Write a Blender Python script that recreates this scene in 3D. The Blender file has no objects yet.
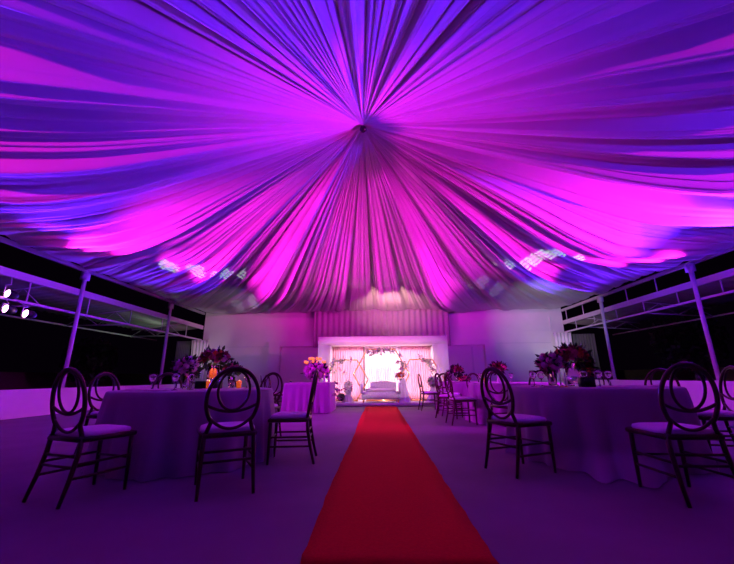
import bpy, bmesh, math, random
from mathutils import Vector, Matrix
random.seed(11)
PI=math.pi
S=bpy.context.scene; COL=S.collection
# ---------------------------------------------------------------- camera
F=351.0; CX,CY=367.0,282.0
wy=Vector(((378-CX)/F,-(377.5-CY)/F,-1)).normalized()
wz=Vector(((357-CX)/F,(CY+1010)/F,-1)); wz=(wz-wz.dot(wy)*wy).normalized()
wx=wy.cross(wz)
M=Matrix((wx,wy,wz))            # camera -> world
CAMP=Vector((0,0,.88))
cam=bpy.data.cameras.new('camera'); cam.sensor_width=36; cam.lens=F/734*36; cam.clip_end=300
co=bpy.data.objects.new('camera',cam); COL.objects.link(co)
co.matrix_world=Matrix.Translation(CAMP)@M.to_4x4(); S.camera=co
def at(px,py,Y):
    r=M@Vector(((px-CX)/F,-(py-CY)/F,-1)); return CAMP+r*(Y/r.y)
# ---------------------------------------------------------------- world, exposure
S.view_settings.view_transform='Standard'; S.view_settings.look='None'
S.view_settings.exposure=0.0; S.view_settings.gamma=1
w=bpy.data.worlds.new('night'); S.world=w; w.use_nodes=True
w.node_tree.nodes['Background'].inputs[0].default_value=(.05,.012,.08,1)
w.node_tree.nodes['Background'].inputs[1].default_value=.02
# ---------------------------------------------------------------- lights
MAG=(1,.012,.68); BLU=(.12,.01,1); VIO=(.5,.05,1); WARM=(1,.72,.6)
def spot(loc,tgt,col,e,ang,blend=.6,rad=.08,name='spot_light'):
    l=bpy.data.lights.new(name,'SPOT'); l.color=col; l.energy=e; l.spot_size=math.radians(ang); l.spot_blend=blend; l.shadow_soft_size=rad
    o=bpy.data.objects.new(name,l); COL.objects.link(o); o.location=loc
    o.rotation_euler=(Vector(tgt)-Vector(loc)).to_track_quat('-Z','Y').to_euler(); return l
CEN=Vector((-.24,6.4,6.0))
PARS_L=[at(9,294,7.9),at(7,309,7.9),at(27,314,8.15)]
PARS_R=[Vector((8.85,6.6,2.95)),Vector((8.85,7.1,2.95)),Vector((8.85,7.6,2.95))]
# magenta towards the middle of the drapes, blue across the outer fields
spot(PARS_L[0]+Vector((.2,-.1,.1)),(-.6,6.5,5.8),MAG,6200,32,1)
spot(PARS_L[1]+Vector((.2,-.1,.1)),(-.6,13.0,4.9),MAG,3510,40,1)
spot(PARS_L[2]+Vector((.2,-.1,.1)),(-1.5,2.6,5.2),BLU,7650,66,1)
spot(PARS_R[0]+Vector((-.2,-.1,.0)),(.9,5.6,5.9),MAG,5600,28,1)
spot(PARS_R[1]+Vector((-.2,-.1,.0)),(1.2,6.2,5.3),BLU,7650,66,1)
spot(PARS_R[2]+Vector((-.2,-.1,.0)),(.6,13.0,5.0),MAG,3510,38,1)
# unseen spots added to rake the drape folds; last pair lights the aisle floor
spot((-7.6,3.2,.4),(-1.3,10.8,5.2),MAG,4800,42,1)
spot((7.9,3.2,.4),(1.6,10.8,5.2),MAG,4800,42,1)
spot((-7.9,-5.2,2.4),(-4.6,6.0,4.9),MAG,4600,40,1)
spot((8.2,-5.2,2.4),(4.8,6.0,4.9),MAG,4000,40,1)
spot((6.9,-4.6,.6),(6.0,9.0,4.8),BLU,3825,40,1)
spot((-7.6,16.2,.9),(-5.5,4.5,5.0),BLU,6800,50,1)
spot((7.9,16.2,.9),(5.6,6.0,5.2),BLU,7650,54,1)
spot((-8.4,6.9,3.1),(.3,8.6,0),(.72,.005,1),3500,40,1,.5)
spot((8.75,6.2,3.1),(.3,8.6,0),(.72,.005,1),3500,40,1,.5)
# stage wash
def area(loc,tgt,col,e,sx,sy,name='stage_light'):
    l=bpy.data.lights.new(name,'AREA'); l.shape='RECTANGLE'; l.size=sx; l.size_y=sy; l.color=col; l.energy=e
    o=bpy.data.objects.new(name,l); COL.objects.link(o); o.location=loc
    o.rotation_euler=(Vector(tgt)-Vector(loc)).to_track_quat('-Z','Y').to_euler(); return l
# ---------------------------------------------------------------- materials
def mat(name,col,rough=.6,metal=0,emit=None,es=0,trans=0,noise=0,scale=8,bump=0,sheen=0,spec=.5,ior=1.45,alpha=1):
    m=bpy.data.materials.new(name); m.use_nodes=True; nt=m.node_tree; b=nt.nodes['Principled BSDF']
    b.inputs['Base Color'].default_value=(*col,1); b.inputs['Roughness'].default_value=rough; b.inputs['Metallic'].default_value=metal
    b.inputs['Specular IOR Level'].default_value=spec; b.inputs['IOR'].default_value=ior
    b.inputs['Transmission Weight'].default_value=trans; b.inputs['Sheen Weight'].default_value=sheen; b.inputs['Alpha'].default_value=alpha
    if emit: b.inputs['Emission Color'].default_value=(*emit,1); b.inputs['Emission Strength'].default_value=es
    tc=nt.nodes.new('ShaderNodeTexCoord'); n=nt.nodes.new('ShaderNodeTexNoise'); n.inputs['Scale'].default_value=scale; n.inputs['Detail'].default_value=5
    nt.links.new(tc.outputs['Object'],n.inputs['Vector'])
    if noise:
        mx=nt.nodes.new('ShaderNodeMix'); mx.data_type='RGBA'
        mx.inputs['A'].default_value=(*[c*(1-noise) for c in col],1); mx.inputs['B'].default_value=(*[min(1,c*(1+noise)) for c in col],1)
        nt.links.new(n.outputs['Fac'],mx.inputs['Factor']); nt.links.new(mx.outputs['Result'],b.inputs['Base Color'])
    if bump:
        bp=nt.nodes.new('ShaderNodeBump'); bp.inputs['Strength'].default_value=bump; bp.inputs['Distance'].default_value=.02
        nt.links.new(n.outputs['Fac'],bp.inputs['Height']); nt.links.new(bp.outputs['Normal'],b.inputs['Normal'])
    return m
m_drape=mat('white_voile',(.58,.56,.58),.75,sheen=.1,noise=.05,scale=3)
m_floor=mat('concrete',(.2,.18,.2),.72,noise=.25,scale=1.3,bump=.06,spec=.2)
m_carpet=mat('red_felt',(.62,.012,.02),.95,noise=.2,scale=60,bump=.25,spec=.1)
m_edge=mat('carpet_binding',(.12,.01,.02),.9)
m_wall=mat('painted_wall',(.78,.75,.76),.8,noise=.06,scale=2)
m_trimw=mat('white_trim',(.75,.73,.75),.6,noise=.03)
m_steel=mat('painted_steel',(.66,.65,.68),.45,noise=.05)
m_roof=mat('corrugated_sheet',(.3,.33,.28),.5,noise=.15)
m_wood=mat('mahogany',(.055,.014,.01),.32,noise=.35,scale=14)
m_cush=mat('cushion_fabric',(.78,.76,.8),.8,noise=.05,scale=30,bump=.1)
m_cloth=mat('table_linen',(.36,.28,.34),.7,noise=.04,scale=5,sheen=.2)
m_ply=mat('table_wood',(.3,.2,.12),.6,noise=.2)
m_gold=mat('brushed_gold',(.85,.45,.2),.3,metal=.9)
m_pinkc=mat('pink_chiffon',(.86,.5,.6),.8,noise=.05,scale=4)
m_whitec=mat('white_chiffon',(.9,.84,.86),.8,noise=.03,scale=4)
m_mauve=mat('mauve_voile',(.42,.38,.42),.8,noise=.1)
m_greyc=mat('grey_curtain',(.16,.15,.16),.8,noise=.1)
m_glass=mat('clear_glass',(1,1,1),.03,trans=1,ior=1.45)
m_black=mat('black_box',(.012,.011,.014),.45)
m_wax=mat('candle_wax',(.9,.86,.8),.5)
m_flame=mat('flame',(1,.4,.08),.5,emit=(1,.3,.05),es=5)
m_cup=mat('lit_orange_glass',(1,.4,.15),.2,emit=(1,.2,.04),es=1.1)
m_rosep=mat('rose_pink',(.75,.12,.3),.7,noise=.2)
m_rosed=mat('rose_dark',(.28,.015,.05),.7,noise=.3)
m_rosel=mat('hydrangea_pink',(.75,.35,.6),.8,noise=.2,scale=20)
m_rosew=mat('rose_white',(.85,.8,.75),.7,noise=.05)
m_roseo=mat('rose_coral',(.85,.2,.08),.7,noise=.2)
m_leaf=mat('foliage',(.03,.07,.025),.6,noise=.3)
m_silver=mat('silver_brocade',(.75,.74,.77),.4,noise=.35,scale=24)
m_lens=mat('lamp_lens',(1,.8,1),.3,emit=(1,.35,.9),es=14)
m_bark=mat('bark',(.1,.07,.05),.9)
m_grnd=mat('outside_ground',(.05,.05,.045),.95,noise=.3)
m_sage=mat('sage_leaves',(.4,.45,.34),.6,noise=.3)
m_brick=mat('outside_wall',(.22,.13,.12),.9,noise=.2)
m_napk=mat('napkin_linen',(.8,.5,.62),.8)
m_amber=mat('amber_glass',(1,.35,.1),.08,trans=.7,emit=(1,.25,.04),es=.12)
# ---------------------------------------------------------------- helpers
def mk(name,bm,m,parent=None,smooth=True,loc=None):
    me=bpy.data.meshes.new(name); bmesh.ops.recalc_face_normals(bm,faces=bm.faces); bm.to_mesh(me); bm.free()
    me.materials.append(m)
    if smooth:
        for p in me.polygons: p.use_smooth=True
    o=bpy.data.objects.new(name,me); COL.objects.link(o)
    if parent: o.parent=parent
    if loc is not None: o.location=loc
    return o
def tag(o,label,cat,group=None,kind=None):
    if label:o['label']=label
    if cat:o['category']=cat
    if group:o['group']=group
    if kind:o['kind']=kind
    return o
def thing(name,label,cat,loc=(0,0,0),rz=0,group=None):
    o=bpy.data.objects.new(name,None); o.empty_display_size=.1; COL.objects.link(o); o.location=loc; o.rotation_euler=(0,0,rz)
    return tag(o,label,cat,group)
def struct(name,bm,m,smooth=False,label=None):
    o=mk(name,bm,m,None,smooth); o['kind']='structure'
    if label:o['label']=label
    return o
def box(bm,x0,x1,y0,y1,z0,z1):
    v=[bm.verts.new((x,y,z)) for x in(x0,x1) for y in(y0,y1) for z in(z0,z1)]
    for f in((0,1,3,2),(4,6,7,5),(0,4,5,1),(2,3,7,6),(0,2,6,4),(1,5,7,3)): bm.faces.new([v[i] for i in f])
def B(*a):
    bm=bmesh.new(); box(bm,*a); return bm
def BB(*a,bev=.01):
    bm=B(*a); bmesh.ops.bevel(bm,geom=bm.edges[:],offset=bev,segments=2,affect='EDGES'); return bm
def tube(bm,pts,r,n=8,closed=False,cap=True):
    pts=[Vector(p) for p in pts]; N=len(pts); rings=[]; up=None
    for i,p in enumerate(pts):
        if closed: t=pts[(i+1)%N]-pts[i-1]
        else: t=pts[min(i+1,N-1)]-pts[max(i-1,0)]
        t.normalize()
        if up is None: up=Vector((0,0,1)) if abs(t.z)<.9 else Vector((0,1,0))
        a=t.cross(up).normalized(); b=a.cross(t).normalized(); up=b
        rr=r[i] if isinstance(r,(list,tuple)) else r
        rings.append([bm.verts.new(p+(a*math.cos(2*PI*k/n)+b*math.sin(2*PI*k/n))*rr) for k in range(n)])
    for i in range(N if closed else N-1):
        A=rings[i];C=rings[(i+1)%N]
        off=0
        if closed and i==N-1:
            off=min(range(n),key=lambda q:(A[0].co-C[q].co).length)
        for k in range(n): bm.faces.new((A[k],A[(k+1)%n],C[(k+1+off)%n],C[(k+off)%n]))
    if cap and not closed: bm.faces.new(rings[0][::-1]); bm.faces.new(rings[-1])
def T(pts,r,n=8,closed=False):
    bm=bmesh.new(); tube(bm,pts,r,n,closed); return bm
def lathe(prof,n=20,bm=None,c=(0,0,0)):
    bm=bm or bmesh.new(); rings=[]
    for r,z in prof:
        if r<1e-5: rings.append([bm.verts.new((c[0],c[1],c[2]+z))])
        else: rings.append([bm.verts.new((c[0]+r*math.cos(2*PI*k/n),c[1]+r*math.sin(2*PI*k/n),c[2]+z)) for k in range(n)])
    for A,C in zip(rings,rings[1:]):
        for k in range(n):
            if len(A)==1 and len(C)==1: continue
            if len(A)==1: bm.faces.new((A[0],C[k],C[(k+1)%n]))
            elif len(C)==1: bm.faces.new((A[k],A[(k+1)%n],C[0]))
            else: bm.faces.new((A[k],A[(k+1)%n],C[(k+1)%n],C[k]))
    return bm
def copy_tree(o,parent=None):
    c=o.copy(); COL.objects.link(c)
    if parent: c.parent=parent
    for ch in list(o.children): copy_tree(ch,c)
    return c
def curtain(x0,x1,z0,z1,y,folds,depth,rows=10,gather=0,flare=0,seed=1,hem=0):
    rnd=random.Random(seed); ph=[rnd.uniform(-.7,.7) for _ in range(folds+2)]; am=[rnd.uniform(.5,1.2) for _ in range(folds+2)]
    bm=bmesh.new(); n=folds*7; g=[]
    for j in range(rows+1):
        v=j/rows; row=[]
        for i in range(n+1):
            u=i/n; k=u*folds; i0=int(k)
            a=am[i0]*(1-(k-i0))+am[min(i0+1,folds+1)]*(k-i0); p=ph[i0]*(1-(k-i0))+ph[min(i0+1,folds+1)]*(k-i0)
            d=math.sin(2*PI*k+p*v)*a*depth*(.6+.4*v)
            xx=x0+(x1-x0)*u; xm=(x0+x1)/2
            xx=xm+(xx-xm)*(1-gather*math.sin(PI*v)+flare*v)
            row.append(bm.verts.new((xx,y+d,z1+(z0-z1)*v+(hem*math.sin(2*PI*k)*v))))
        g.append(row)
    for j in range(rows):
        for i in range(n): bm.faces.new((g[j][i],g[j][i+1],g[j+1][i+1],g[j+1][i]))
    return bm
def solid(o,t=.008):
    md=o.modifiers.new('thick','SOLIDIFY'); md.thickness=t; md.offset=0; return o
# ---------------------------------------------------------------- setting
XL,XR,YB=-8.8,9.15,17.5
PXL,PXR=-8.72,9.05
struct('floor',B(XL-.3,XR+.3,-8,YB+.3,-.15,0),m_floor)
bm=bmesh.new(); box(bm,-45,45,-12,55,-.3,-.16)
struct('ground_outside',bm,m_grnd)
# back wall
struct('wall_back',B(-8.75,XR,YB,YB+.2,0,4.6),m_wall)
struct('wall_left',BB(XL-.28,XL+.12,-8,YB-.02,0,.66,bev=.008),m_wall)
struct('wall_right',BB(XR-.18,XR+.22,-8,YB-.02,0,.72,bev=.008),m_wall)
# portal frame on the back wall
bm=bmesh.new(); box(bm,-5.3,-4.75,YB-.3,YB+.01,0,2.62)
struct('trim_1',bm,m_trimw)
struct('trim_2',B(5.15,5.65,YB-.3,YB+.01,0,2.62),m_trimw)
struct('trim_3',B(-4.75,5.15,YB-.3,YB+.01,2.36,2.62),m_trimw)
struct('trim_4',B(-8.2,-5.35,YB-.03,YB+.01,2.38,2.41),m_steel)
struct('trim_5',B(5.7,8.4,YB-.03,YB+.01,2.44,2.47),m_steel)
struct('trim_6',B(7.2,8.55,YB-.03,YB+.01,3.02,3.06),m_trimw)
struct('trim_7',B(8.5,8.55,YB-.035,YB+.01,3.06,3.85),m_trimw)
struct('trim_8',B(4.55,4.63,YB-.04,YB+.01,0,2.3),m_steel)
# the tent drapery -----------------------------------------------------------
rnd=random.Random(5)
x0,x1,y0,y1=PXL+.09,PXR-.09,-5.5,YB-.12
NT=2880; NR=56
def folds(n,seed,pw=.75):
    r=random.Random(seed); ed=[0]
    for _ in range(n): ed.append(ed[-1]+r.uniform(.45,1.9)*(2.2 if r.random()<.08 else 1))
    tot=ed[-1]; ed=[e/tot*2*PI for e in ed]; am=[r.uniform(.35,1.25) for _ in range(n)]; sk=[r.uniform(.6,1.6) for _ in range(n)]
    out=[]; j=0
    for i in range(NT):
        th=2*PI*i/NT
        while th>=ed[j+1]: j+=1
        wd=ed[j+1]-ed[j]; u=((th-ed[j])/wd)**sk[j]
        out.append((math.sin(PI*u)**pw)*am[j]*wd)
    return out
f0=folds(19,21,1.0); f1=folds(54,3); f2=folds(170,7); f3=folds(430,9)
# overlap seams between fabric lengths
seams=[math.radians(a) for a in (162,196.5,226,14,38,338,-18+360-14,118,66,90,250,300)]
seams=sorted([s%(2*PI) for s in seams])
def seam(th):
    prev=max([s for s in seams if s<=th],default=seams[-1]-2*PI); nxt=min([s for s in seams if s>th],default=seams[0]+2*PI)
    return (th-prev)/(nxt-prev)
bm=bmesh.new(); rows=[]
for j in range(1,NR+1):
    t=(j/NR)**1.25; row=[]
    for i in range(NT):
        th=2*PI*i/NT; c,s=math.cos(th),math.sin(th)
        rx=((x1-CEN.x)/c if c>1e-6 else (x0-CEN.x)/c if c<-1e-6 else 1e9)
        ry=((y1-CEN.y)/s if s>1e-6 else (y0-CEN.y)/s if s<-1e-6 else 1e9)
        R=min(rx,ry); r=R*t
        ze=4.02+.02*math.sin(th*90)
        z=CEN.z+(ze-CEN.z)*t-.8*t*(1-t)*(.75+.25*math.cos(2*th))
        fade=1-.86*max(0,(t-.5)/.5)**1.3
        hgt=(f0[i]*.32*min(1,.2+t)*(1-t)**.6+f1[i]*.6*min(1,.35+t)+f2[i]*.95+f3[i]*.85*min(1,t*1.6))*min(r,5.2+.15*r)*fade
        sw=(seam(th)-.5)*.2*math.sin(PI*min(1,t*1.02))*min(1,r/4)
        z+=-hgt+sw+.2*math.sin(PI*t)*.3*math.sin(th*5+2*t)
        row.append(bm.verts.new((CEN.x+r*c,CEN.y+r*s,z+.12)))
    rows.append(row)
ring=[]
for i in range(NT):
    th=2*PI*i/NT; ring.append(bm.verts.new((CEN.x+.02*math.cos(th),CEN.y+.02*math.sin(th),CEN.z+.1)))
rows=[ring]+rows
for A,C in zip(rows,rows[1:]):
    for i in range(NT):
        k=(i+1)%NT; bm.faces.new((A[i],A[k],C[k],C[i]))
o=struct('ceiling',bm,m_drape,True); 
tag(o,'gathered white fabric ceiling drapes fanning out from one central knot','')
tag(mk('drapery_ring',lathe([(.0,-.06),(.05,-.05),(.075,-.01),(.06,.05),(0,.06)],16),m_black,None,loc=(CEN.x,CEN.y,CEN.z+.02)),'dark knot ring gathering the ceiling drapes at their centre','ring')
# roof above the drapes so the night does not show through folds
bm=bmesh.new(); v=[bm.verts.new(p) for p in ((x0-.3,y0,4.4),(x1+.3,y0,4.4),(x1+.3,YB,4.4),(x0-.3,YB,4.4),(CEN.x,y0+4,6.6),(CEN.x,YB-4,6.6))]
for f in((0,1,4),(1,2,5,4),(2,3,5),(3,0,4,5)): bm.faces.new([v[i] for i in f])
struct('roof',bm,m_steel)
# valance over the backdrop, on the back wall
o=solid(mk('wall_drape',curtain(-3.1,3.5,2.3,4.25,YB-.42,24,.06,6,seed=4),m_mauve),.01)
tag(o,'pleated pale fabric drape hung on the back wall above the stage backdrop','drape')
struct('trim_9',B(-3.15,3.55,YB-.46,YB+.01,4.22,4.28),m_steel)
# ---------------------------------------------------------------- side frames: poles, beams, awnings
def side(px,sgn,zt,name,Ys,hz,rz,lw):
    where='left' if sgn<0 else 'right'
    for i,Y in enumerate(Ys):
        t=thing('pole','',"pole",(px,Y,lw))
        mk('shaft',T([(0,0,0),(0,0,zt-lw)],.055,12),m_steel,t); mk('base_plate',BB(-.09,.09,-.09,.09,0,.02,bev=.004),m_steel,t)
        mk('bracket',BB(-.075,.075,-.1,.1,zt-lw-.25,zt-lw-.02,bev=.005),m_steel,t)
        t['label']=f"slim round steel pole on the {where} low wall, "+['behind the camera side','nearer the foreground tables','nearer the back wall'][i]
    # eave beam, header, rail run the whole side
    for nm,z,hh,ww,lab in (('eave_beam',zt+(.02 if sgn>0 else .09),.05,.05,'long steel eave beam at the edge of the ceiling drapes'),('header_beam',hz,.09,.04,'wide steel header beam below the eave'),('rail_beam',rz,.03,.03,'thin steel rail below the header beam')):
        off=sgn*.11
        o=mk(nm,B(px+off-ww,px+off+ww,-7,YB-.02,z-hh,z+hh),m_steel,None,False); o['kind']='structure'; o['label']=lab+f' on the {where} side'
    n=0; y=-4.9
    bm=bmesh.new()
    while y<YB-.3:
        tube(bm,[(px+sgn*.11,y,rz),(px+sgn*.11,y,hz)],.018,6); 
        if sgn>0: tube(bm,[(px+sgn*.11,y+.7,hz),(px+sgn*.11,y+.7,zt)],.018,6)
        y+=1.42 if sgn>0 else 1.9
    o=mk('frame_strut',bm,m_steel); o['kind']='structure'; o['label']=f'thin vertical struts between the steel beams on the {where} side'
    # awning outside: corrugated sheet on light trusses
    ox=px+sgn*2.4; t=thing('awning',f'corrugated awning roof on light trusses outside the {where} side','awning',(0,0,0))
    bm=bmesh.new(); g=[]
    for j in range(2):
        g.append([bm.verts.new(((px+sgn*.2) if j==0 else ox, -2+i*.075,(hz-.02 if j==0 else hz-.28)+.018*math.sin(i*PI/2))) for i in range(260)])
    for i in range(259): bm.faces.new((g[0][i],g[0][i+1],g[1][i+1],g[1][i]))
    solid(mk('roof_sheet',bm,m_roof,t),.01)
    mk('edge_rail',T([(ox,-2,hz-.62),(ox,YB,hz-.62)],.03,6),m_steel,t)
    y=-1.4
    while y<YB-.5:
        bm=bmesh.new()
        tube(bm,[(px+sgn*.12,y,hz-.08),(ox,y,hz-.34)],.018,6); tube(bm,[(px+sgn*.12,y,rz),(ox,y,hz-.62)],.018,6)
        a=Vector((px+sgn*.12,y,0)); 
        for q in range(2):
            u0=q/2;u1=(q+.5)/2;u2=(q+1)/2
            X=lambda u:px+sgn*.12+(ox-px-sgn*.12)*u
            lo=lambda u:rz+(hz-.62-rz)*u
            hi=lambda u:hz-.08-.26*u
            tube(bm,[(X(u0),y,lo(u0)),(X(u1),y,hi(u1)),(X(u2),y,lo(u2))],.012,5)
        mk('truss',bm,m_steel,t); y+=3.4
    return t
side(PXL,-1,4.0,'left',[5.0,9.85,14.35],3.38,2.76,.66)
side(PXR,1,4.0,'right',[5.0,9.95,14.2],3.42,2.95,.72)
# par lamps hung on the left rail
def par(p,tgt,label,hang,group=None):
    t=thing('par_lamp',label,'stage lamp',p,0,group)
    d=(Vector(tgt)-Vector(p)).normalized(); R=d.to_track_quat('Z','Y').to_matrix().to_4x4()
    bm=lathe([(0,-.2),(.06,-.19),(.1,-.12),(.11,.06),(.1,.06),(.095,.02)],20); bmesh.ops.transform(bm,matrix=R,verts=bm.verts); mk('housing',bm,m_black,t)
    bm=lathe([(0,.03),(.06,.028),(.097,.02)],20); bmesh.ops.transform(bm,matrix=R,verts=bm.verts); mk('lens',bm,m_lens,t)['label']='glowing pink lens'
    hx,hy,hz=hang; q=Vector((hx,hy,hz))-Vector(p)
    mk('yoke',T([(0,-.12,0),(0,-.12,q.z*.4),(0,0,q.z*.5),q],.012,6),m_steel,t)
    return t
for p,lab,hz in zip(PARS_L,('glowing pink stage lamp at left, topmost of the three','glowing pink stage lamp at left, directly below the topmost one','glowing pink stage lamp at left, the one nearest the steel pole'),(3.34,2.76,2.76)):
    par(p,p+Vector((-.05,-1,.05)),lab,(PXL-.11,p.y,hz))
# outside: far garden walls, trees, a table frame
for sgn,xx,nm in ((-1,-17,'left'),(1,17.5,'right')):
    struct('trim_%d'%(10 if sgn<0 else 11),B(xx-.15,xx+.15,-5,40,-.16,1.25),m_brick,label=f'low dark garden wall outside the {nm} side')
def tree(x,y,h,cr,label,seed):
    r=random.Random(seed); t=thing('tree',label,'tree',(x,y,-.16))
    mk('trunk',T([(0,0,0),(.1,0,h*.35),(-.05,.1,h*.7)],[.16,.12,.05],8),m_bark,t)
    bm=bmesh.new()
    for _ in range(1100):
        d=Vector((r.gauss(0,1),r.gauss(0,1),r.gauss(0,.8))); d=d.normalized()*cr*(r.random()**.4); c=Vector((0,0,h*.8))+d
        a=Vector((r.gauss(0,1),r.gauss(0,1),r.gauss(0,1))).normalized()*.14; b=a.cross(Vector((r.gauss(0,1),r.gauss(0,1),r.gauss(0,1)))).normalized()*.07
        bm.faces.new([bm.verts.new(q) for q in (c-a,c+b,c+a,c-b)])
    mk('crown',bm,m_leaf,t,False)
tree(13.2,15.5,3.0,1.3,'dim leafy tree outside between the two right poles',1)
tree(14.5,11.0,3.1,1.3,'dim leafy tree outside at the far right edge',2)
tree(-13.5,16.5,2.4,1.1,'dark leafy tree outside behind the left pole nearest the back wall',3)
# corner curtains
for (xa,xb,fol,m,lab,s,z1,yy) in ((-8.3,-9.15,5,m_whitec,'pale curtain tied at the left corner of the back wall',2,2.72,17.2),(8.45,9.3,5,m_whitec,'pale curtain tied at the right corner of the back wall',3,2.9,17.2)):
    o=solid(mk('corner_curtain',curtain(min(xa,xb),max(xa,xb),.74,z1,yy,fol,.05,8,flare=-.25,seed=s),m),.01); tag(o,lab,'curtain')
for (xa,xb,lab,s,z1,yy) in ((-10.0,-9.3,'dark grey curtain outside the left corner of the hall',5,2.7,17.4),(9.45,10.5,'dark grey curtain outside the right corner of the hall',6,2.85,17.4)):
    o=solid(mk('outdoor_curtain',curtain(xa,xb,-.16,z1,yy,8,.05,8,seed=s),m_greyc),.01); tag(o,lab,'curtain')
# ---------------------------------------------------------------- red carpet
t=thing('carpet_runner','long red carpet running up the middle aisle to the stage','carpet',(0,0,0))
r=random.Random(2); bm=bmesh.new(); g=[]
Yc=[1.98+i*.1 for i in range(97)]
for Y in Yc:
    xl=-.40+r.uniform(-.006,.006)+.01*math.sin(Y*1.3); xr=.565+r.uniform(-.006,.006)
    g.append([bm.verts.new((xl+(xr-xl)*k/8,Y,.012+.0015*math.sin(Y*3+k))) for k in range(9)])
for A,C in zip(g,g[1:]):
    for k in range(8): bm.faces.new((A[k],A[k+1],C[k+1],C[k]))
o=mk('pile',bm,m_carpet,t); md=o.modifiers.new('s','SOLIDIFY'); md.thickness=.01; md.offset=-1
mk('binding',BB(-.41,.575,1.965,1.985,.0005,.013,bev=.003),m_edge,t)
# ---------------------------------------------------------------- stage
tag(mk('stage_platform',BB(-3.0,3.3,11.62,15.2,0,.09,bev=.01),m_trimw),'low white stage platform under the lit backdrop','platform')
YF=13.0
t=thing('backdrop_frame','large white box frame around the pink wedding backdrop','backdrop frame',(0,0,.09))
mk('side_panel',BB(-2.18,-1.74,YF-.02,YF+1.1,0,2.24,bev=.01),m_trimw,t)
mk('side_panel',BB(2.02,2.55,YF-.02,YF+1.1,0,2.24,bev=.01),m_trimw,t)
mk('top_panel',BB(-2.18,2.55,YF-.03,YF+1.1,1.95,2.25,bev=.01),m_trimw,t)
mk('back_panel',BB(-2.1,2.5,YF+1.1,YF+1.16,0,2.22,bev=.005),m_trimw,t)
for xa,xb,m,lab,s,f in ((-1.75,-.55,m_pinkc,'pink pleated curtain on the left of the wedding backdrop',11,13),(-.5,.95,m_whitec,'white pleated curtain behind the sofa in the middle of the backdrop',12,17),(.9,2.05,m_pinkc,'pink pleated curtain on the right of the wedding backdrop',13,13)):
    o=solid(mk('backdrop_curtain',curtain(xa,xb,.1,2.05,YF+(.75 if f==13 else .8),f,.03,8,seed=s),m),.008); tag(o,lab,'curtain')
def hexagon(cx,cz,R,Y,label,rx=1.0,ang=0):
    t=thing('hexagon_arch',label,'hexagon arch',(cx,Y,.095))
    P=[Vector((R*rx*math.cos(PI/3*k+ang),0,cz-.095+R*math.sin(PI/3*k+ang))) for k in range(6)]
    for k in range(6):
        a,b=P[k],P[(k+1)%6]; mk('bar',T([a,b],.022,8),m_gold,t)
    mk('foot',BB(-R*.55,R*.55,-.07,.07,0,.03,bev=.004),m_gold,t)
    return t,P
def hexa(px,R,Y,label,top_py,rx=1):
    p=at(px,top_py,Y); cz=max(p.z-R*math.sin(PI/3),.125+R*math.sin(PI/3))
    return hexagon(p.x,cz,R,Y,label,rx)
H1,_=hexa(381,1.0,12.75,'large gold hexagon arch standing behind the sofa',350,.98)
H2,_=hexa(346,.79,12.86,'smaller gold hexagon arch left of the large one',361,1.0)
H3,_=hexa(421,.79,12.86,'smaller gold hexagon arch right of the large one',360,1.0)
# ---------------------------------------------------------------- flowers
def rose_bm(R=1.0):
    bm=bmesh.new()
    for ring,(n,rad,ht,op) in enumerate(((3,.28,.75,.05),(5,.5,.7,.3),(6,.75,.5,.75),(7,.95,.3,1.1))):
        for k in range(n):
            a=2*PI*(k+.5*ring)/n; g=[]
            for u in range(4):
                row=[]
                for v in range(4):
                    aa=a+(v-1.5)/1.5*PI/n*1.25; q=u/3; rr=rad*(.15+.85*math.sin(q*PI/2))*(1-.1*abs(v-1.5)); zz=-.35+ht*q*1.25-op*.25*q*q-.1*abs(v-1.5)*q
                    row.append(bm.verts.new((rr*math.cos(aa)*R,rr*math.sin(aa)*R,zz*R)))
                g.append(row)
            for u in range(3):
                for v in range(3): bm.faces.new((g[u][v],g[u][v+1],g[u+1][v+1],g[u+1][v]))
    return bm
def floret_bm(seed,R=1.0,n=26):
    r=random.Random(seed); bm=bmesh.new()
    bmesh.ops.create_icosphere(bm,subdivisions=2,radius=R*.7)
    for _ in range(n):
        d=Vector((r.gauss(0,1),r.gauss(0,1),r.gauss(0,1))).normalized(); q=d.to_track_quat('Z','Y')
        for k in range(4):
            a=k*PI/2; pts=[(0,0,0),(.18*math.cos(a-.4),.18*math.sin(a-.4),.06),(.3*math.cos(a),.3*math.sin(a),.03),(.18*math.cos(a+.4),.18*math.sin(a+.4),.06)]
            bm.faces.new([bm.verts.new((d*.75+q@Vector(p))*R) for p in pts])
    return bm
def leafball_bm(seed,rx,rz,n=90,L=.05):
    r=random.Random(seed); bm=bmesh.new()
    for _ in range(n):
        d=Vector((r.gauss(0,1),r.gauss(0,1),r.gauss(0,1))).normalized(); c=Vector((d.x*rx,d.y*rx,d.z*rz))*r.uniform(.35,1.0)
        a=(d+Vector((r.gauss(0,.5),r.gauss(0,.5),r.gauss(0,.5)))).normalized(); b=a.cross(Vector((r.gauss(0,1),r.gauss(0,1),1))).normalized()
        n2=a.cross(b)*L*.15
        bm.faces.new([bm.verts.new(q) for q in (c,c+a*L*.5+b*L*.25+n2,c+a*L,c+a*L*.5-b*L*.25+n2)])
    return bm
ME={}
def rose_mesh(m):
    if m.name not in ME:
        o=mk('rose',rose_bm(),m); ME[m.name]=o.data; bpy.data.objects.remove(o)
    return ME[m.name]
def flower_mesh(m):
    k=m.name+'f'
    if k not in ME:
        o=mk('flower',floret_bm(5),m,None,False); ME[k]=o.data; bpy.data.objects.remove(o)
    return ME[k]
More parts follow.
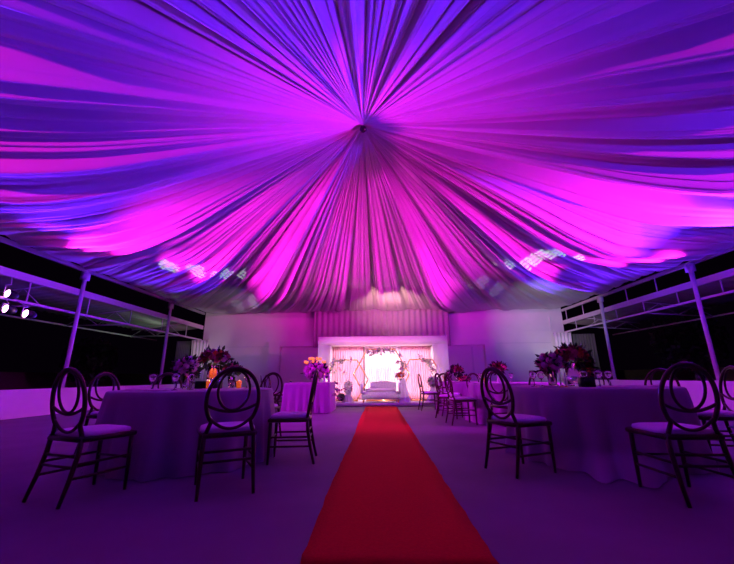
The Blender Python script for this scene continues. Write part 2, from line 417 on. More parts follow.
def bouquet(name,label,loc,rx,rz,mats,n,R,seed,hemi=True,flower=False,leaf=110,stem=0,group=None):
    r=random.Random(seed); t=thing(name,label,'flowers',loc,0,group)
    o=mk('foliage',leafball_bm(seed,rx*.95,rz*.95,leaf if loc[1]<12 else 35,R*(1.7 if loc[1]<12 else 1.2)),m_leaf if loc[1]<12 else m_sage,t,False)
    for k in range(n):
        ph=k*2.39996; zz=1-(k+.5)/n*(1.25 if hemi else 2.0); zz=max(-1,zz); s=math.sqrt(max(0,1-zz*zz))
        d=Vector((s*math.cos(ph)*rx,s*math.sin(ph)*rx,zz*rz)); 
        m=r.choice(mats); me=flower_mesh(m) if flower else rose_mesh(m)
        o=bpy.data.objects.new('flower' if flower else 'rose',me); COL.objects.link(o); o.parent=t; o.location=d*.88
        o.rotation_euler=Vector((d.x/rx,d.y/rx,d.z/rz+.15)).to_track_quat('Z','Y').to_euler(); q=R*r.uniform(.85,1.15); o.scale=(q,q,q)
    if stem:
        bm=bmesh.new()
        for k in range(7):
            a=k*.9; tube(bm,[(.012*math.cos(a),.012*math.sin(a),-stem),(.02*math.cos(a+.6),.02*math.sin(a+.6),-stem*.5),(rx*.4*math.cos(a),rx*.4*math.sin(a),-rz*.1)],.003,5)
        mk('stems',bm,m_leaf,t)
    return t
def garland(label,pts,mats,R,seed,dens=1.0,wd=.09):
    r=random.Random(seed); dens*=1.5; P=[Vector(p) for p in pts]; t=thing('flower_garland',label,'garland',P[0])
    bm=bmesh.new(); cnt=0
    for a,b in zip(P,P[1:]):
        L=(b-a).length; n=max(2,int(L/.09*dens))
        for k in range(n):
            c=a+(b-a)*(k+.5)/n+Vector((r.gauss(0,wd*.5),r.gauss(0,.02)-.04,r.gauss(0,wd*.5)))-P[0]
            m=r.choice(mats); o=bpy.data.objects.new('rose',rose_mesh(m)); COL.objects.link(o); o.parent=t; o.location=c; q=R*r.uniform(.7,1.2); o.scale=(q,q,q); o.rotation_euler=(PI/2+r.uniform(-.5,.5),0,r.uniform(-.6,.6))
            for _ in range(3):
                d=Vector((r.gauss(0,1),r.gauss(0,.5),r.gauss(0,1))).normalized(); bb=d.cross(Vector((0,1,.3))).normalized(); s=c+d*R*.3; Lf=R*2.1
                bm.faces.new([bm.verts.new(q2) for q2 in (s,s+d*Lf*.5+bb*Lf*.22,s+d*Lf,s+d*Lf*.5-bb*Lf*.22)])
    mk('foliage',bm,m_sage,t,False); return t
WM=[m_rosew,m_rosew,m_rosel,m_rosew]
garland('white rose garland along the top bar of the large gold hexagon',[at(366,351,12.72),at(380,351.5,12.72),at(393,350,12.72)],WM,.055,21)
garland('white rose garland down the upper right bar of the large gold hexagon',[at(399,359,12.7),at(403,366,12.7),at(401,376,12.68)],WM,.06,22,1.2)
garland('white rose garland on the top left corner of the left small hexagon',[at(348,360,12.84),at(338,361,12.84),at(333,368,12.84),at(331,375,12.84)],WM,.06,23,1.1,.12)
garland('white rose garland on the top right corner of the right small hexagon',[at(419,358,12.84),at(427,360,12.84),at(432,367,12.84),at(435,374,12.84)],WM,.06,24,1.1,.1)
garland('small spray of white roses hanging inside the left small hexagon',[at(343,369,12.9),at(344,374,12.9)],WM,.05,25,1,.12)
# sofa
sp=at(384,398,12.2); t=thing('sofa','ornate white and silver sofa at the middle of the stage','sofa',(sp.x-.06,12.25,.09)); t.scale=(.93,1,1)
mk('seat_base',BB(-.72,.62,-.3,.32,.1,.34,bev=.03),m_silver,t)
mk('seat_cushion',BB(-.6,.5,-.3,.22,.34,.44,bev=.04),m_whitec,t)
bm=bmesh.new(); n=14; A=[]
for q in range(2):
    A.append([bm.verts.new((-.42+.95*i/n,.2+.1*q,.42+(.2+.05*math.sin(PI*i/n)))) for i in range(n+1)]); A.append([bm.verts.new((-.42+.95*i/n,.2+.1*q,.3)) for i in range(n+1)])
for i in range(n):
    bm.faces.new((A[0][i],A[0][i+1],A[1][i+1],A[1][i])); bm.faces.new((A[2][i],A[2][i+1],A[3][i+1],A[3][i])); bm.faces.new((A[0][i],A[0][i+1],A[2][i+1],A[2][i]))
mk('backrest',bm,m_silver,t)['label']='silver patterned backrest'
for x in(-.72,.62): mk('armrest',T([(x,-.3,.3),(x,-.32,.5),(x,-.2,.56),(x,.2,.58)],[.05,.06,.06,.05],10),m_trimw,t)
for x in(-.66,.56):
    for y in(-.24,.26): mk('leg',T([(x,y,0),(x,y,.06),(x,y,.12)],[.02,.035,.03],8),m_gold,t)
# draped white cloth swags either side of the sofa
def swag(px,Y,w,h,label,seed):
    p=at(px,390,Y); bm=bmesh.new(); N=56; g=[]
    for j in range(12):
        v=j/11; R=w*(.35+.65*(v**1.4)); g.append([bm.verts.new(((R*(1+.1*math.sin(9*2*PI*i/N+seed)))*math.cos(2*PI*i/N),.45*(R*(1+.1*math.sin(9*2*PI*i/N+seed)))*math.sin(2*PI*i/N),h*(1-v))) for i in range(N)])
    for A,C in zip(g,g[1:]):
        for i in range(N): bm.faces.new((A[i],A[(i+1)%N],C[(i+1)%N],C[i]))
    bm.faces.new(g[0])
    tag(mk('draped_pedestal',bm,m_whitec,None,loc=(p.x,Y,.09)),label,'pedestal'); return p.x
xs=swag(403,12.15,.24,.75,'white cloth draped pedestal right of the stage sofa',1)
bouquet('rose_bouquet','coral and white rose bouquet on the pedestal right of the sofa',(xs-.1,12.1,.09+.75+.08),.16,.13,[m_roseo,m_rosew,m_rosew],18,.06,31)
xs=swag(348,12.2,.22,.3,'low white cloth plinth at the left of the stage',2)
bouquet('flower_column','tall column of white flowers on the low plinth at stage left',(xs,12.2,.09+.3+.17),.15,.24,[m_rosew,m_rosew,m_rosel],34,.06,32,hemi=False)
xs=swag(434,12.0,.28,.5,'white cloth pedestal at the right of the stage',3)
bouquet('flower_column','mound of white flowers on the right stage pedestal',(xs,12.0,.09+.5+.14),.22,.19,[m_rosew,m_rosew,m_sage],34,.065,33,hemi=False)
# round black lamp on the stage left
p=at(341,398,12.1); t=thing('floor_lamp','round black floor light at the left of the stage','stage lamp',(p.x,12.1,.09))
bm=lathe([(0,-.12),(.07,-.11),(.12,-.03),(.125,.06),(.105,.05),(0,.04)],18); bmesh.ops.rotate(bm,verts=bm.verts,cent=(0,0,0),matrix=Matrix.Rotation(-PI/2.6,3,'X')); bmesh.ops.translate(bm,verts=bm.verts,vec=(0,0,.17)); mk('housing',bm,m_black,t)
mk('bracket',T([(-.13,0,.17),(-.13,0,.015),(.13,0,.015),(.13,0,.17)],.012,6),m_steel,t)
# tall glass candle holders at the right of the frame
for px,hh in ((438.5,1.12),(442,1.0)):
    p=at(px,380,12.4); t=thing('candle_stand','tall clear candle stand right of the stage, '+('taller of the pair' if hh>1.1 else 'shorter of the pair'),'candle stand',(p.x,12.4+(0 if hh>1.1 else .12),.09))
    mk('stem',lathe([(.09,0),(.09,.012),(.015,.03),(.012,hh-.3),(.04,hh-.28),(.012,hh-.27)],14),m_trimw,t)
    mk('shade',lathe([(.04,hh-.27),(.045,hh+.1),(.042,hh+.1),(.037,hh-.27)],14),m_whitec,t)
    mk('candle',lathe([(0,hh-.275),(.02,hh-.275),(.02,hh-.1),(0,hh-.1)],10),m_wax,t)
# ---------------------------------------------------------------- chair
def chair(label,loc,face,group=None):
    rz=math.atan2(face[1],face[0])-PI/2
    global CH
    if CH is None:
        t=thing('banquet_chair','','chair')
        ly=lambda z:-.20-.075*max(0,(z-.44)/.48)
        for s in(-1,1):
            mk('leg',T([(s*.205,-.285,0),(s*.2,-.245,.15),(s*.195,-.21,.32),(s*.19,-.2,.45)],[.013,.016,.018,.018],8),m_wood,t)
            mk('leg',T([(s*.195,.2,0),(s*.195,.195,.22),(s*.195,.19,.43)],[.013,.017,.019],8),m_wood,t)
        bm=bmesh.new(); P=[]
        for x,y in((-.2,-.205),(.2,-.205),(.215,.2),(-.215,.2)): P.append((x,y))
        for (a,b) in ((0,1),(1,2),(2,3),(3,0)): tube(bm,[(*P[a],.425),(*P[b],.425)],.02,8)
        mk('seat_frame',bm,m_wood,t)
        bm=bmesh.new(); N=32; g=[]
        for sc,z in ((.9,.432),(1.0,.44),(1.03,.455),(1.0,.472),(.85,.482),(.5,.486)):
            row=[]
            for i in range(N):
                a=2*PI*i/N; c,s_=math.cos(a),math.sin(a); e=.42
                row.append(bm.verts.new((.21*sc*math.copysign(abs(c)**e,c),.205*sc*math.copysign(abs(s_)**e,s_),z)))
            g.append(row)
        for A,C in zip(g,g[1:]):
            for i in range(N): bm.faces.new((A[i],A[(i+1)%N],C[(i+1)%N],C[i]))
        bm.faces.new(g[-1]); bm.faces.new(g[0][::-1]); mk('seat_cushion',bm,m_cush,t)['label']='padded pale seat cushion'
        # stretchers
        for s in(-1,1):
            for z in(.17,.26): mk('stretcher',T([(s*.2,-.24+(z-.17)*.3,z),(s*.195,.195,z)],.010,6),m_wood,t)
        for y,z in((-.225,.24),(.195,.24),(-.215,.31)): mk('stretcher',T([(-.197,y,z),(.197,y,z)],.010,6),m_wood,t)
        # oval hoop back: posts rising from the seat into a closed oval top
        pts=[]
        zc,rx,rz_=.69,.205,.245
        for k in range(41):
            a=math.radians(-42+264*k/40); x=rx*math.cos(a); z=zc+rz_*math.sin(a); pts.append((x,ly(z),z))
        pts=[(.187,-.2,.43),(.17,-.203,.475)]+pts+[(-.17,-.203,.475),(-.187,-.2,.43)]
        bk=mk('backrest',T(pts,.0165,8),m_wood,t)
        e=[(.125*math.cos(2*PI*k/28),ly(.765+.155*math.sin(2*PI*k/28)),.765+.155*math.sin(2*PI*k/28)) for k in range(28)]
        mk('inner_ring',T(e,.011,8,True),m_wood,bk)
        for (zs,dep,xx) in ((.655,.055,.2),(.555,.085,.165)):
            pp=[]
            for k in range(17):
                u=-1+2*k/16; z=zs-dep*(1-u*u); pp.append((xx*u,ly(z),z))
            mk('lower_arc',T(pp,.012,8),m_wood,bk)
        CH=t; o=t
    else: o=copy_tree(CH)
    o.location=(loc[0],loc[1],0); o.rotation_euler=(0,0,rz); o.scale=(1,1,1.03); o['label']=label
    if group:o['group']=group
    elif 'group' in o: del o['group']
    return o
CH=None
CHG='oval-backed wooden banquet chairs'
def ch(label,x,y,fx,fy): return chair(label,(x,y),(fx,fy),CHG)
LT=Vector((-2.22,4.42,0)); RT=Vector((2.54,4.52,0)); MT=Vector((2.83,7.7,0)); FT=Vector((2.6,10.5,0))
def pol(c,deg,r): a=math.radians(deg); return (c.x+r*math.cos(a),c.y+r*math.sin(a))
def chp(label,c,deg,r): 
    x,y=pol(c,deg,r); return ch(label,x,y,c.x-x,c.y-y)
ch('dark oval-backed chair in the left foreground, seat towards the left round table',-2.37,3.08,.34,.94)
ch('oval-backed chair seen straight from behind at the left round table',-1.32,3.25,-.48,.88)
ch('oval-backed chair seen side-on between the left round table and the red carpet',-1.0,4.25,-.97,-.1)
chp('oval-backed chair half hidden by the left table corner, behind the leftmost big chair',LT,167,1.18)
chp('far-side chair of the left table, only its narrow top showing between two goblets',LT,132,1.32)
chp('far-side chair of the left round table, framed in the near chair back',LT,102,1.32)
chp('far-side chair of the left round table, just right of the near chair back',LT,72,1.32)
ch('oval-backed chair at the near left corner of the right round table, beside the aisle',1.40,3.82,.91,.41)
ch('large oval-backed chair in the right foreground, back to the camera',2.33,3.08,0,1)
chp('oval-backed chair at the far right edge, beside the large foreground one',RT,-14,1.18)
chp('far-side chair top of the right table, just right of the aisle chair back',RT,112,1.36)
chp('chair on the far side of the right table, below the pale pink flowers',RT,84,1.36)
chp('chair on the far side of the right table, behind the glass column of roses',RT,57,1.36)
chp('far-side chair of the right table, in front of a steel pole',RT,27,1.36)
ch('oval-backed chair seen side-on at the middle right table, nearest the carpet',1.64,7.34,1,.1)
chp('chair behind the middle right table, seen through the aisle chair back',MT,105,1.36)
chp('chair at the left far side of the middle right table',MT,150,1.4)
ch('oval-backed chair seen side-on next to the stage, at the farthest right table',1.42,10.3,1,.1)
ch('oval-backed chair at the near side of the farthest right table',1.8,9.35,.62,.78)
ch('small far chair left of the draped square table, nearer the table',-2.85,10.1,.75,.66)
ch('small far chair left of the draped square table, farther from the table',-3.35,11.2,.9,.3)
# ---------------------------------------------------------------- tables
def round_cloth(c,R,H,seed,folds=17,pool=None,label='',group=None):
    r=random.Random(seed); N=264; bm=bmesh.new(); g=[]
    prof=[(0,.0),(.5,.0),(.9,.0),(.985,-.002),(1.0,-.012)]
    ph=[r.uniform(0,6.28) for _ in range(6)]
    def wob(a): return (math.sin(folds*a+ph[0]+.7*math.sin(3*a+ph[1]))*.6+math.sin(folds*.5*a+ph[2]+.5*math.sin(2*a))*.45+math.sin(folds*1.6*a+ph[3])*.4)
    for q,(u,dz) in enumerate(prof):
        g.append([bm.verts.new((R*max(u,.001)*math.cos(2*PI*i/N),R*max(u,.001)*math.sin(2*PI*i/N),H+dz)) for i in range(N)])
    for j in range(1,17):
        v=j/16; row=[]
        for i in range(N):
            a=2*PI*i/N; k=wob(a); 
            rr=R+.004+(.02+.055*k)*v**.8+.045*v
            z=H-.012-(H-.02)*v
            if pool:
                d=math.atan2(math.sin(a-pool[0]),math.cos(a-pool[0])); gsp=math.exp(-(d/pool[1])**2)
                if v>.8: rr+=gsp*(v-.8)/.2*pool[2]*(.8+.3*k); z=z*(1-gsp*.6)+gsp*.6*(.012+.03*abs(k)*(1-(v-.8)/.2)+ (.2*H*(1-(v-.8)/.2)))
            row.append(bm.verts.new((rr*math.cos(a),rr*math.sin(a),max(z,.006))))
        g.append(row)
    for A,C in zip(g,g[1:]):
        for i in range(N): bm.faces.new((A[i],A[(i+1)%N],C[(i+1)%N],C[i]))
    bm.faces.new(g[0])
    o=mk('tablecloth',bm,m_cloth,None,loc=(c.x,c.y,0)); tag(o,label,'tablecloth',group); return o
def round_table(c,R,H,lab,clab,seed,pool=None):
    t=thing('round_table',lab,'table',(c.x,c.y,0),0)
    mk('tabletop',lathe([(0,H-.035),(R-.02,H-.035),(R-.01,H-.02),(R-.02,H-.005),(0,H-.005)],48),m_ply,t)
    for k in range(4):
        a=PI/4+k*PI/2; mk('leg',T([(.55*R*math.cos(a),.55*R*math.sin(a),0),(.5*R*math.cos(a),.5*R*math.sin(a),H-.03)],.016,8),m_steel,t)
    round_cloth(c,R,H,seed,pool=pool,label=clab)
TH=.76
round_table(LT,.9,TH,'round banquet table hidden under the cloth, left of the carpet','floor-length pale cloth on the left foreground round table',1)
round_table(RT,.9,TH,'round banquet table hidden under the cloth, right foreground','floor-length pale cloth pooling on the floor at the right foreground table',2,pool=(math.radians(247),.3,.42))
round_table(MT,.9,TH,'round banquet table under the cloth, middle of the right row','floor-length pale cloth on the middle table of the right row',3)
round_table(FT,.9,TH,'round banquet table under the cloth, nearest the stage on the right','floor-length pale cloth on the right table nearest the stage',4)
# square draped table on the left by the stage
t=thing('square_table','square table hidden under the cloth, left of the stage','table',(-1.87,10.15,0))
mk('tabletop',BB(-.58,.58,-.6,.6,.725,.755,bev=.005),m_ply,t)
for x in(-.5,.5):
    for y in(-.52,.52): mk('leg',T([(x,y,0),(x,y,.73)],.02,8),m_steel,t)
bm=bmesh.new(); g=[]; N=240
def sq(a,R,yr=1.03):
    c,s=math.cos(a),math.sin(a); k=1/max(abs(c),abs(s)); k=min(k,1.38); return R*c*k,R*yr*s*k
for u in(.001,.6,.97,1.0): g.append([bm.verts.new((*sq(2*PI*i/N,.6*u),.762-(.006 if u==1 else 0))) for i in range(N)])
for j in range(1,11):
    v=j/10; g.append([bm.verts.new((*sq(2*PI*i/N,.6+.03*v+.022*v*math.sin(26*2*PI*i/N+math.sin(5*2*PI*i/N))),.756-.74*v)) for i in range(N)])
for A,C in zip(g,g[1:]):
    for i in range(N): bm.faces.new((A[i],A[(i+1)%N],C[(i+1)%N],C[i]))
bm.faces.new(g[0]); tag(mk('tablecloth',bm,m_cloth,None,loc=(-1.87,10.15,0)),'floor-length cloth on the square table left of the stage','tablecloth')
# ---------------------------------------------------------------- table things
ZT=TH+.002
def on(px,Y,z=ZT): p=at(px,385,Y); return Vector((p.x,Y,z))
GP=None
def goblet(loc,label,group):
    global GP
    if GP is None:
        t=thing('goblet','','glass')
        mk('bowl',lathe([(.006,.085),(.02,.09),(.036,.115),(.04,.15),(.036,.185),(.033,.185),(.037,.15),(.033,.118),(.018,.095),(0,.091)],18),m_glass,t)
        mk('stem',lathe([(0,0),(.034,0),(.034,.003),(.008,.01),(.005,.04),(.006,.0849),(0,.0849)],14),m_glass,t); GP=t; o=t
    else: o=copy_tree(GP)
    o.location=loc; o['label']=label; o['group']=group
for px,Y in ((152,4.0),(175,3.95),(191,4.1)): goblet(on(px,Y),'clear stemmed goblet at the front left of the left foreground table','goblets on the left table')
for px,Y in ((219,4.3),(247,4.6)): goblet(on(px,Y),'clear stemmed goblet seen through the near chair back on the left table','goblets on the left table near the candles')
for px,Y in ((534,4.4),(542,4.2)): goblet(on(px,Y),'clear stemmed goblet at the left of the right foreground table','goblets at the left of the right table')
for px,Y in ((585,4.1),(600,4.0),(610,4.4)): goblet(on(px,Y),'clear stemmed goblet right of the black box on the right table','goblets at the right of the right table')
for px,Y in ((481,7.3),(490,7.2),(512,7.5)): goblet(on(px,Y),'small clear goblet on the middle right table','goblets on the middle right table')
def vase(name,label,loc,r0,r1,h,m=None):
    bm=lathe([(0,0),(r0,0),(r0*1.0,.01),(r0*.9+r1*.1,h*.3),(r1,h),(r1-.005,h),(r0*.85+r1*.05,h*.3),(r0-.006,.02),(0,.018)],24)
    return tag(mk(name,bm,m or m_glass,None,loc=loc),label,'vase')
def candle(loc,label,h=.09,r=.03):
    t=thing('candle_cup',label,'candle',loc)
    mk('cup',lathe([(0,0),(r,0),(r*1.15,h),(r*1.08,h),(r*.9,.008),(0,.008)],16),m_amber,t)
    mk('wax',lathe([(0,.009),(r*.85,.009),(r*.88,h*.55),(0,h*.55)],14),m_wax,t)
    mk('flame',lathe([(0,h*.55),(.012,h*.55+.012),(.009,h*.55+.03),(0,h*.55+.055)],10),m_flame,t)
    l=bpy.data.lights.new('candle_and_vase_glow','POINT'); l.energy=.35; l.color=(1,.35,.1); l.shadow_soft_size=.01; lo=bpy.data.objects.new('candle_and_vase_glow',l); COL.objects.link(lo); lo.location=Vector(loc)+Vector((0,0,h*1.15+.02))
# left table centrepiece
c=on(212,4.6); zt=at(212,365,4.6).z
tag(mk('riser_box',BB(-.16,.12,-.09,.09,0,.09,bev=.004),m_black,None,loc=(c.x-.02,4.6,ZT)),'black riser box under the tall rose arrangement on the left table','box')
bh=.09
vase('glass_column','tall clear glass column holding the roses on the left table',(c.x,4.6,ZT+bh+.001),.075,.07,zt-ZT-bh)
bouquet('rose_bouquet','large dark and pink rose bouquet on the left foreground table',(c.x,4.6,zt+.08),.2,.12,[m_rosep,m_rosed,m_rosed,m_rosel,m_roseo],34,.05,41)
for k in range(5):
    a=k*2*PI/5; 
    tag(mk('pillar_candle',lathe([(0,0),(.012,0),(.012,.1),(.004,.105),(0,.13)],10),m_amber,None,loc=(c.x+.035*math.cos(a),4.6+.035*math.sin(a),ZT+bh+.022)),'slim amber candle inside the glass column on the left table','candle','candles inside the left glass column')
c=on(187,4.35); vase('glass_vase','clear flared glass vase of pale pink flowers on the left table',(c.x,4.35,ZT),.045,.06,.17)
bouquet('hydrangea_bouquet','round pale pink hydrangea bunch left of the roses on the left table',(c.x-.03,4.35,ZT+.27),.12,.11,[m_rosel,m_rosel,m_rosel],20,.05,42,hemi=False,flower=True,stem=.22)
c=on(195,4.55); bouquet('rose_bouquet','low dark rose bunch tucked between the two arrangements on the left table',(c.x,4.45,ZT+.21),.08,.07,[m_rosed,m_rosep],12,.04,43,stem=.2)
candle(on(209,4.25),'amber candle cup in front of the black riser on the left table')
candle(on(239,4.7),'amber candle cup framed by the near chair back on the left table')
c=on(231,4.75); vase('glass_vase','small clear vase behind the near chair back on the left table',(c.x,4.75,ZT),.035,.05,.14)
bouquet('rose_bouquet','small rose bunch seen over the near chair back on the left table',(c.x,4.75,ZT+.24),.12,.075,[m_rosep,m_rosed,m_rosel],16,.04,44,stem=.22)
def glow(loc,e):
    l=bpy.data.lights.new('candle_and_vase_glow','POINT'); l.energy=e; l.color=(1,.4,.3); l.shadow_soft_size=.02; lo=bpy.data.objects.new('candle_and_vase_glow',l); COL.objects.link(lo); lo.location=loc
q=on(212,4.6); glow((q.x,4.6,ZT+.26),1.2)
q=on(575,4.6); glow((q.x,4.6,ZT+.2),.5)  # point light added to brighten the column, which holds no candle
# right table centrepiece
c=on(575,4.6); zt=at(575,362,4.6).z
vase('glass_column','tall clear glass column holding the roses on the right table',(c.x,4.6,ZT),.08,.09,zt-ZT)
bouquet('rose_bouquet','large pink and dark rose bouquet on the right foreground table',(c.x,4.6,zt+.07),.2,.13,[m_rosep,m_rosep,m_rosed,m_roseo],34,.055,45)
bouquet('rose_bouquet','dark trailing rose spray beside the glass column on the right table',(c.x+.2,4.6,zt-.06),.06,.16,[m_rosed],16,.045,51,hemi=False,stem=zt-.06-ZT)
tag(mk('black_box',BB(-.07,.07,-.05,.05,0,.1,bev=.004),m_black,None,loc=on(587,4.15)),'small black box at the foot of the roses on the right table','box')
c=on(553,4.35); vase('glass_vase','clear flared glass vase of pale pink flowers on the right table',(c.x,4.35,ZT),.045,.06,.17)
bouquet('hydrangea_bouquet','round pale pink flower bunch left of the roses on the right table',(c.x,4.35,ZT+.27),.13,.11,[m_rosel,m_rosel,m_rosep],20,.05,46,hemi=False,flower=True,stem=.22)
for px,hh in ((561,.19),(566,.16)):
    c=on(px,4.1); t=thing('taper_candle','slim white taper candle on the right table, '+('taller one' if hh>.17 else 'shorter one'),'candle',c)
    mk('holder',lathe([(0,0),(.022,0),(.02,.01),(.009,.015),(0,.015)],12),m_gold,t); mk('stick',lathe([(0,.015),(.008,.015),(.0075,hh),(0,hh+.004)],10),m_wax,t)
# arrangements on the middle and far right tables
c=on(500,7.6); vase('flower_stand','slim white stand under the roses on the middle right table',(c.x,7.6,ZT),.05,.03,at(500,374,7.6).z-ZT,m_trimw)
bouquet('rose_bouquet','dark pink rose bouquet on the slim stand of the middle right table',(c.x,7.6,at(500,368,7.6).z),.17,.11,[m_rosep,m_rosed,m_rosed],24,.055,47)
candle(on(486,7.2),'amber candle cup on the middle right table, left of the roses')
c=on(458,10.2); vase('glass_vase','clear vase on the right table nearest the stage',(c.x,10.2,ZT),.05,.07,.22)
bouquet('rose_bouquet','dark rose bouquet on the right table nearest the stage',(c.x,10.2,at(458,370,10.2).z),.17,.12,[m_rosed,m_rosed,m_rosep],22,.06,48,stem=.25)
c=on(465,9.95); bouquet('rose_bouquet','low coral and pink flower mound on the right table nearest the stage',(c.x,10.0,ZT+.075),.17,.06,[m_roseo,m_rosep],22,.055,49)
c=on(453,9.9); bouquet('rose_bouquet','small white rose bunch on the right table nearest the stage',(c.x-.05,10.2,ZT+.155),.08,.12,[m_rosew,m_rosel],14,.05,50,hemi=False)
# square table: big purple flowers, orange candelabra, white candles
c=Vector((-1.75,9.95,ZT)); 
vase('flower_bowl','wide white bowl under the large purple flowers on the square table',(c.x+.05,c.y,ZT+.004),.08,.14,.12,m_trimw)
bouquet('hydrangea_bouquet','very large purple pink hydrangea mound on the square table by the stage',(c.x+.05,c.y,ZT+.3),.34,.2,[m_rosel,m_rosel,m_rosel],44,.085,61,hemi=False,flower=True)
p=at(315,363,10.55); t=thing('candelabra','candelabra with glowing orange cups above the purple flowers','candelabra',(p.x,10.55,ZT+.004))
hh=p.z-ZT-.02
mk('stem',lathe([(0,0),(.09,0),(.08,.015),(.014,.03),(.012,hh),(.0,hh+.25)],14),m_gold,t)
r=random.Random(8)
for k in range(12):
    a=k*2*PI/12; R=.3 if k%2 else .16; z=hh+(.0 if k%2 else .1)
    ar=mk('arm',T([(0,0,hh-.1),(R*.6*math.cos(a),R*.6*math.sin(a),hh-.08),(R*math.cos(a),R*math.sin(a),z)],.006,6),m_gold,t)
    mk('candle_cup',lathe([(0,z),(.03,z+.005),(.042,z+.04),(.036,z+.08),(.03,z+.08),(.034,z+.04),(0,z+.012)],12,None,(R*math.cos(a),R*math.sin(a),0)),m_cup,ar)
    mk('flame',lathe([(0,z+.015),(.012,z+.035),(.008,z+.06),(0,z+.075)],8,None,(R*math.cos(a),R*math.sin(a),0)),m_flame,ar)
garland('hanging spray of pink flowers down the stage side of the square table',[(-1.16,10.0,.74),(-1.13,9.95,.55),(-1.13,9.98,.3)],[m_rosel,m_rosep],.05,62,.9,.1)
for k,(dx,dy,h) in enumerate(((.42,-.35,.2),(.5,-.1,.24),(.45,.35,.16),(.25,-.5,.1))):
    t=thing('pillar_candle',['white pillar candle at the near right corner of the square table','tall white pillar candle at the right edge of the square table','white pillar candle at the far right corner of the square table','short white pillar candle at the front of the square table'][k],'candle',(-1.87+dx,10.15+dy,ZT+.004))
    mk('wax',lathe([(0,0),(.03,0),(.03,h),(0,h-.005)],12),m_wax,t); mk('flame',lathe([(0,h-.004),(.009,h+.01),(0,h+.04)],8),m_flame,t)
t=thing('tea_light','small lit tea light at the left of the square table','candle',(-2.35,9.75,ZT+.004))
mk('cup',lathe([(0,0),(.03,0),(.035,.05),(.03,.05),(.028,.01),(0,.01)],12),m_glass,t); mk('flame',lathe([(0,.01),(.012,.03),(0,.06)],8),m_flame,t)
# napkins laid on the round tables
def napkin(c,deg,label,rad=.66):
    a=math.radians(deg); bm=bmesh.new(); g=[]
    for i in range(9):
        g.append([bm.verts.new((-.1+.2*i/8,-.07+.14*j/6,.006+.012*abs(math.sin(i*1.1))*(1-abs(j-3)/4))) for j in range(7)])
    for A,C in zip(g,g[1:]):
        for j in range(6): bm.faces.new((A[j],A[j+1],C[j+1],C[j]))
    o=solid(mk('napkin',bm,m_napk,None,loc=(c.x+rad*math.cos(a),c.y+rad*math.sin(a),ZT)),.006); o.rotation_euler=(0,0,a+PI/2); tag(o,label,'napkin')
for d,l in ((262,'in front of the leftmost big chair'),(308,'in front of the chair seen from behind'),(230,'by the half hidden chair')): napkin(LT,d,'folded pink napkin on the left round table '+l)
for d,l in ((211,'in front of the aisle chair'),(262,'in front of the large foreground chair'),(322,'by the chair at the right edge')): napkin(RT,d,'folded pink napkin on the right round table '+l)
# potted spiky plant and metal table frame outside on the right
p=at(663,384,8.6)
t=thing('potted_plant','dark spiky potted plant on the right low wall, behind the large chair','plant',(XR,10.6,.72))
mk('pot',lathe([(0,0),(.09,0),(.12,.16),(.11,.16),(.09,.1),(0,.1)],16),m_black,t)
bm=bmesh.new(); r=random.Random(4)
for k in range(20):
    a=k*.8; L=r.uniform(.18,.34); d=Vector((math.cos(a),math.sin(a),0)); s=Vector((-d.y,d.x,0))*.012
    q=[Vector((0,0,.1)),d*L*.4+Vector((0,0,.1+L*.6)),d*L+Vector((0,0,.1+L*.55))]
    bm.faces.new([bm.verts.new(v) for v in (q[0]-s,q[0]+s,q[1]+s,q[1]-s)]); bm.faces.new([bm.verts.new(v) for v in (q[1]-s,q[1]+s,q[2])])
mk('leaves',bm,m_leaf,t,False)
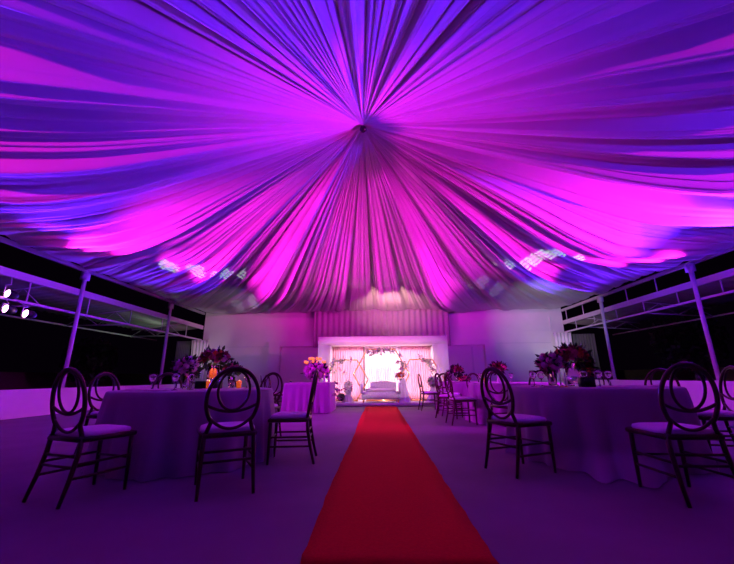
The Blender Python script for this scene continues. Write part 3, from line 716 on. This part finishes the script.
# ---------------------------------------------------------------- lamps and added fill of the stage, and the projected window pattern
for x in (-1.25,.25,1.5):
    spot((x,12.5,.16),(x,13.85,1.3),(1,.5,.6),95,110,.7,.06,'stage_uplight')
spot((-8.5,8.6,3.0),(.2,13.0,1.1),(1,.6,.78),1900,20,.7,.1,'stage_spot')
spot((8.85,8.2,3.0),(.2,13.0,1.1),(1,.6,.78),1500,20,.7,.1,'stage_spot')
area((.2,13.35,2.0),(.2,13.1,.1),(1,.66,.74),38,3.2,.2,'stage_fill')  # unseen area fill added under the top panel to brighten the stage
spot((.4,13.6,2.5),(.7,15.6,4.3),(1,.45,.45),420,85,1,.1,'valance_light')
def gobo(loc,tgt,e,ang,rot,col=(.75,1,.85)):
    l=spot(loc,tgt,col,e,ang,.15,.01,'pattern_light'); l.use_nodes=True; nt=l.node_tree; em=nt.nodes['Emission']
    tc=nt.nodes.new('ShaderNodeTexCoord'); mp=nt.nodes.new('ShaderNodeMapping'); mp.inputs['Rotation'].default_value=(0,0,rot+PI/2)
    wv=nt.nodes.new('ShaderNodeTexWave'); wv.inputs['Scale'].default_value=16; wv.inputs['Distortion'].default_value=1.5; wv.inputs['Detail'].default_value=1
    rp=nt.nodes.new('ShaderNodeValToRGB'); rp.color_ramp.elements[0].position=.45; rp.color_ramp.elements[1].position=.6
    nt.links.new(tc.outputs['Normal'],mp.inputs['Vector']); nt.links.new(mp.outputs['Vector'],wv.inputs['Vector']); nt.links.new(wv.outputs['Fac'],rp.inputs['Fac']); nt.links.new(rp.outputs['Color'],em.inputs['Strength'])
spot((-4.0,9.6,2.9),(-7.4,17.5,3.0),(.8,.8,.8),260,44,1,.05,'wall_patch_light')
spot((4.2,9.4,2.9),(8.6,17.5,3.4),(.85,.85,.85),700,44,1,.05,'wall_patch_light')
spot((-10.0,17.0,1.2),(-10.2,13.6,3.3),(.8,1,.75),70,70,.6,.1,'awning_light')
spot((8.0,15.8,.5),(8.4,17.2,2.6),(1,.85,.9),40,60,.6,.1,'corner_light')
spot((-7.6,15.8,.5),(-8.5,17.0,2.6),(1,.85,.95),40,60,.6,.1,'corner_light')

def atz(px,py,z):
    r=M@Vector(((px-CX)/F,-(py-CY)/F,-1)); return CAMP+r*((z-CAMP.z)/r.z)
for px,py in ((172,264),(202,268),(232,273)): gobo((-5.0,4.5,.9),atz(px,py,4.35),2600,5,.5)
for px,py in ((515,262),(536,257),(558,253)): gobo((5.0,4.5,.9),atz(px,py,4.35),2600,5,-.5)
for px,py in ((245,305),(265,299)): gobo((-5.0,4.6,1.0),atz(px,py,4.15),1700,4,.5,(.8,.9,1))
for px,py in ((485,284),(500,290)): gobo((5.0,4.6,1.0),atz(px,py,4.2),1300,4,-.5,(.8,.9,1))
